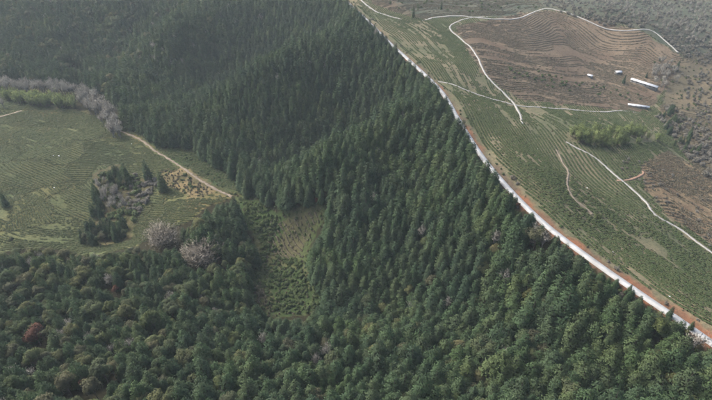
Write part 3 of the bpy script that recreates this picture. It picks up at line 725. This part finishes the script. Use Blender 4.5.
for kd in VAR:
    ids = [i for i, t in enumerate(T) if t[0] == kd]
    if not ids: continue
    vis = lambda i: 0 < TU[i] < 712 and -2 < TV[i] < 400+T[i][4]*VH[kd]*F/TF[i]*.5
    ids.sort(key=lambda i: -(1 if vis(i) else 0)*(1e3 if T[i][5] and kd not in ('dry', 'shrub', 'greyshrub') else 1)*T[i][4]/TF[i])
    solo, rest = ids[:300], ids[300:]
    solo2 = [i for i in solo if vis(i)]; rest += [i for i in solo if not vis(i)]; solo = solo2
    nv = len(VAR[kd]); protos = {}
    for j, i in enumerate(solo):
        _, x, y, s, s2, lab = T[i]
        k = j % nv if j < nv else rng.randint(nv)
        e = obj(NAMES[kd], None, loc=(x, y, TZ[i]-.12), label=lab or zone(kd, TU[i], TV[i], TR[i]), cat=CATS.get(kd, 'tree'), group=GROUPS[kd])
        e.empty_display_size = .2
        e.rotation_euler = (rng.normal()*.03, rng.normal()*.03, rng.rand()*6.28); e.scale = (s, s*rng.uniform(.92, 1.08), s2)
        c_ = obj(CROWN.get(kd, 'crown') if kd != 'dry' else 'blades', VAR[kd][k][0], e); t_ = obj('trunk' if kd not in ('shrub', 'greyshrub', 'dry', 'bamboo') else 'stem', VAR[kd][k][1], e)
        if j < nv: protos[k] = (c_, t_)
    if rest and kd in MASS and len(protos) == nv:
        nm, lab, cat = MASS[kd]
        m = len(rest); vr = rng.randint(0, nv, m)
        P = np.stack([TX[rest], TY[rest], TZ[rest]-.12], 1)
        rot = np.stack([rng.normal(size=m)*.03, rng.normal(size=m)*.03, rng.rand(m)*6.28], 1)
        scl = np.array([(T[i][3], T[i][3], T[i][4]) for i in rest])
        scatter(nm, P, rot, scl, vr, [protos[k] for k in range(nv)], lab, cat)

# ------------------------------------------------------------------ tea rows
def bush_mesh(seed, mat):
    rng = np.random.RandomState(seed); q = 34
    d = rng.normal(size=(q, 3)); d /= np.linalg.norm(d, axis=1)[:, None]; d[:, 2] = np.abs(d[:, 2])
    cen = d*[.85, .5, .42]+[0, 0, .3]
    return leaves(cen, d+rng.normal(size=(q, 3))*.35, rng.uniform(.2, .36, q), .7, rng, mat, 'foliage', d+[0, 0, .5])
CREST = pxline(PATHS[0][0], 3)
def rows(name, mask_fn, g_fn, spacing, a, seed, mat, label, smin, smax, gap):
    """bushes pulled onto the level lines of g, so that they stand in rows along the slope"""
    x, y, rng = poisson(X0+5, X1-5, Y0+5, Y1-5, a, seed)
    z = hgt(x, y); u, v, _ = project(x, y, z)
    k = (u > -40) & (u < 760) & (v > -12) & (v < 410); x, y, u, v = x[k], y[k], u[k], v[k]
    k = mask_fn(x, y, u, v); x, y = x[k], y[k]
    e = .7; g = g_fn(x, y); dx = (g_fn(x+e, y)-g_fn(x-e, y))/(2*e); dy = (g_fn(x, y+e)-g_fn(x, y-e))/(2*e)
    L2 = dx*dx+dy*dy+1e-6; dl = np.round(g/spacing)*spacing-g
    x = x+dl*dx/L2; y = y+dl*dy/L2
    gg = g_fn(x, y); al = y*.93-x*.37
    gn = .62*fbm(gg/3.1, al/17, seed+5, 3)+.38*fbm(x/26, y/26, seed+9, 3)
    k = (L2 > .2) & (gn+rng.normal(size=len(x))*.05 > gap)
    x, y, dx, dy = x[k], y[k], dx[k], dy[k]
    u, v, _ = project(x, y, hgt(x, y)); k = mask_fn(x, y, u, v); x, y, dx, dy = x[k], y[k], dx[k], dy[k]
    m = len(x); s = rng.uniform(smin, smax, m)
    rot = np.stack([np.zeros(m), np.zeros(m), np.arctan2(dx, -dy)+rng.normal(size=m)*.12], 1)
    pr = []
    for i in range(3):
        pr.append((bpy.data.objects.new('foliage', bush_mesh(seed*10+i, mat)),))
    print(name, m)
    return scatter(name, np.stack([x, y, hgt(x, y)-.05], 1), rot, np.stack([s*1.1, s*.95, s*rng.uniform(.55, .85, m)], 1), rng.randint(0, 3, m), pr, label, 'tea bushes')
gR = lambda x, y: rdist(x, y)+ (vnoise(x/45, y/45, 3)-.5)*14
CRD = np.abs(polydist(CREST, GX[::4, ::4], GY[::4, ::4])[0])
gF = lambda x, y: bil(CRD, X0, Y0, STEP*4, x, y)+(vnoise(x/40, y/40, 9)-.5)*10
def gL(x, y):
    k = plot(x, y); a = PANG[k]
    return y*np.cos(a)+x*np.sin(a)+(vnoise(x/30, y/30, 4)-.5)*14
far = lambda u, v: inpoly(u, v, BROWN_FACE) | inpoly(u, v, FAR_RIGHT) | inpoly(u, v, BEYOND)
rows('tea_rows', lambda x, y, u, v: (rdist(x, y) > 5.0) & ~far(u, v) & ~inpoly(u, v, RED_SLOPE) & ~inpoly(u, v, TOPBROWN) & ~inpoly(u, v, [(566, 132), (655, 130), (655, 142), (605, 146), (566, 142)]) & offpath(x, y),
     gR, 1.8, 1.12, 71, M['tea'], 'dark green tea bushes in rows on the slope right of the road', .74, .98, .40)
rows('browned_tea_rows', lambda x, y, u, v: (rdist(x, y) > 6) & (inpoly(u, v, BROWN_FACE) | inpoly(u, v, RED_SLOPE) | inpoly(u, v, TOPBROWN) | (inpoly(u, v, FAR_RIGHT) & (fbm(x/30, y/30, 8) > .47))) & offpath(x, y, 1.6),
     gF, 2.3, 1.5, 72, M['teabrown'], 'sparse brownish tea rows on the terraces of the far hill', .7, 1.0, .44)
rows('valley_tea_rows', lambda x, y, u, v: (rdist(x, y) < -10) & (inpoly(u, v, FIELD_L) | inpoly(u, v, GARDEN)) & ~inpoly(u, v, DRY) & ~inpoly(u, v, GULLY) & offpath(x, y, 1.4),
     gL, 1.5, 1.1, 73, M['teal'], 'yellowish green tea rows filling the valley field on the left', .66, .92, .35)
rows('clearing_tea_rows', lambda x, y, u, v: (rdist(x, y) < -10) & inpoly(u, v, [(282, 222), (320, 208), (318, 220), (300, 255), (278, 262), (262, 230)]),
     lambda x, y: x*.8+y*.5+(vnoise(x/12, y/12, 5)-.5)*5, 1.7, 1.05, 74, M['teabrown'], 'thin pale tea rows on the slope of the valley clearing', .5, .85, .36)

# ------------------------------------------------------------------ sheds and small things
def shed(uv0, uv1, width, hwall, label, name='shed'):
    a = np.array(ground(*uv0)); b = np.array(ground(*uv1)); d = (b-a)[:2]; L = float(np.linalg.norm(d)); az = math.atan2(d[1], d[0])
    n_ = np.array([-math.sin(az), math.cos(az)])
    base = min(a[2], b[2], hgt(*(a[:2]+n_*width)), hgt(*(b[:2]+n_*width)))
    mid = max(a[2], b[2])
    e = obj(name, None, loc=(a[0], a[1], mid-.3), label=label, cat='shed', group=None); e.rotation_euler = (0, 0, az)
    dz = base-(mid-.3)-.5
    V, Fc = boxes([(0, L, 0, .2, dz, hwall), (0, L, width-.2, width, dz, hwall), (.003, .2, .2, width-.2, dz, hwall), (L-.2, L-.003, .2, width-.2, dz, hwall)])
    wl = obj('wall', mesh('wall', V, Fc, M['wall']), e)
    # gable roof with overhang
    o = .45; r = width*.22; zt = hwall+.02
    prof = [(-o, zt-.1), (width/2, zt+r), (width+o, zt-.1), (width+o, zt-.2), (width/2, zt+r-.12), (-o, zt-.2)]
    V = [(-o, p, q) for p, q in prof]+[(L+o, p, q) for p, q in prof]; m = len(prof)
    Fc = [(i, (i+1) % m, m+(i+1) % m, m+i) for i in range(m)]
    Fe = [(0, 5, 4, 1), (1, 4, 3, 2), (m, m+1, m+4, m+5), (m+1, m+2, m+3, m+4)]
    obj('roof', mesh('roof', V, Fc+Fe, M['roof']), e)
    nw = max(1, int(L/3.2)); q = L/nw
    V, Fc = boxes([(-.55, .55, -.06, .05, 0, .8)])
    wm = mesh('window', V, Fc, M['dark'])
    for i in range(nw):
        wo = obj('window', wm, wl); wo.location = (q*(i+.5), 0, hwall*.5)
    return e
shed((630, 82), (655, 92), 3.2, 2.3, 'long grey shed with white roof below the brown terraces')
shed((628, 106), (648, 110), 2.2, 1.3, 'lower long shed with thin white roof at the gully head')
shed((616, 75), (621, 75), 3.0, 2.3, 'small white-roofed hut left of the long shed', 'hut')
shed((587, 77), (591, 79), 2.4, 1.8, 'tiny white-roofed hut on the slope left of both sheds', 'hut')
def stone(seed):
    rng = np.random.RandomState(seed); V, Fc = [], []
    for i in range(4):
        for k in range(7):
            a = k/7*6.28; r = [.9, 1.0, .7, .2][i]*rng.uniform(.8, 1.2); V.append((r*math.cos(a), r*math.sin(a)*.8, [-.3, .15, .5, .62][i]))
    for i in range(3):
        for k in range(7): Fc.append((i*7+k, i*7+(k+1) % 7, (i+1)*7+(k+1) % 7, (i+1)*7+k))
    Fc += [(21, 22, 23, 24), (21, 24, 25, 27), (25, 26, 27, 27)][:2]
    return mesh('pale_stone', V, Fc, M['stone'])
sm = [stone(i) for i in range(3)]
STONES = [(537, 139, 'above the tea slope trail'), (538, 149, 'on the tea slope left of the white path head'), (543, 189, 'on the tea slope beside the road verge'), (587, 188, 'between trail and white path'),
          (613, 252, 'on the tea slope below the lone bush'), (642, 252, 'low on the tea slope right of the lone bush'), (688, 245, 'just left of the white path near the right edge'), (669, 297, 'on the tea slope near the road at lower right'),
          (53, 156, 'in the middle of the valley field'), (59, 156, 'right of another in the valley field'), (54, 188, 'on a tan patch in the valley field'), (132, 144, 'beside the dirt track')]
for i, (a, b, tx) in enumerate(STONES):
    p = ground(a, b); s = .34 if b > 100 and a > 300 else .5
    o = obj('pale_stone', sm[i % 3], loc=p, label='small pale stone lying '+tx, cat='stone', group='pale stones in the fields'); o.scale = (s*1.2, s, s*.9); o.rotation_euler = (0, 0, i*1.3)

# ------------------------------------------------------------------ hazy air
zlo = float(H.min())-1.5
V, Fc = boxes([(X0-6, X1+6, -15, Y1+6, zlo, CZ+4)])
hm = bpy.data.materials.new('hazy_air'); hm.use_nodes = True; hn = hm.node_tree; hn.nodes.clear()
ho = hn.nodes.new('ShaderNodeOutputMaterial'); pv = hn.nodes.new('ShaderNodeVolumePrincipled')
pv.inputs['Color'].default_value = (.82, .93, 1, 1); pv.inputs['Density'].default_value = .00018; pv.inputs['Anisotropy'].default_value = .1
hn.links.new(pv.outputs[0], ho.inputs['Volume'])
obj('haze', mesh('haze', V, Fc, hm), kind='stuff', label='thin pale haze filling the air over the hills', cat='haze')
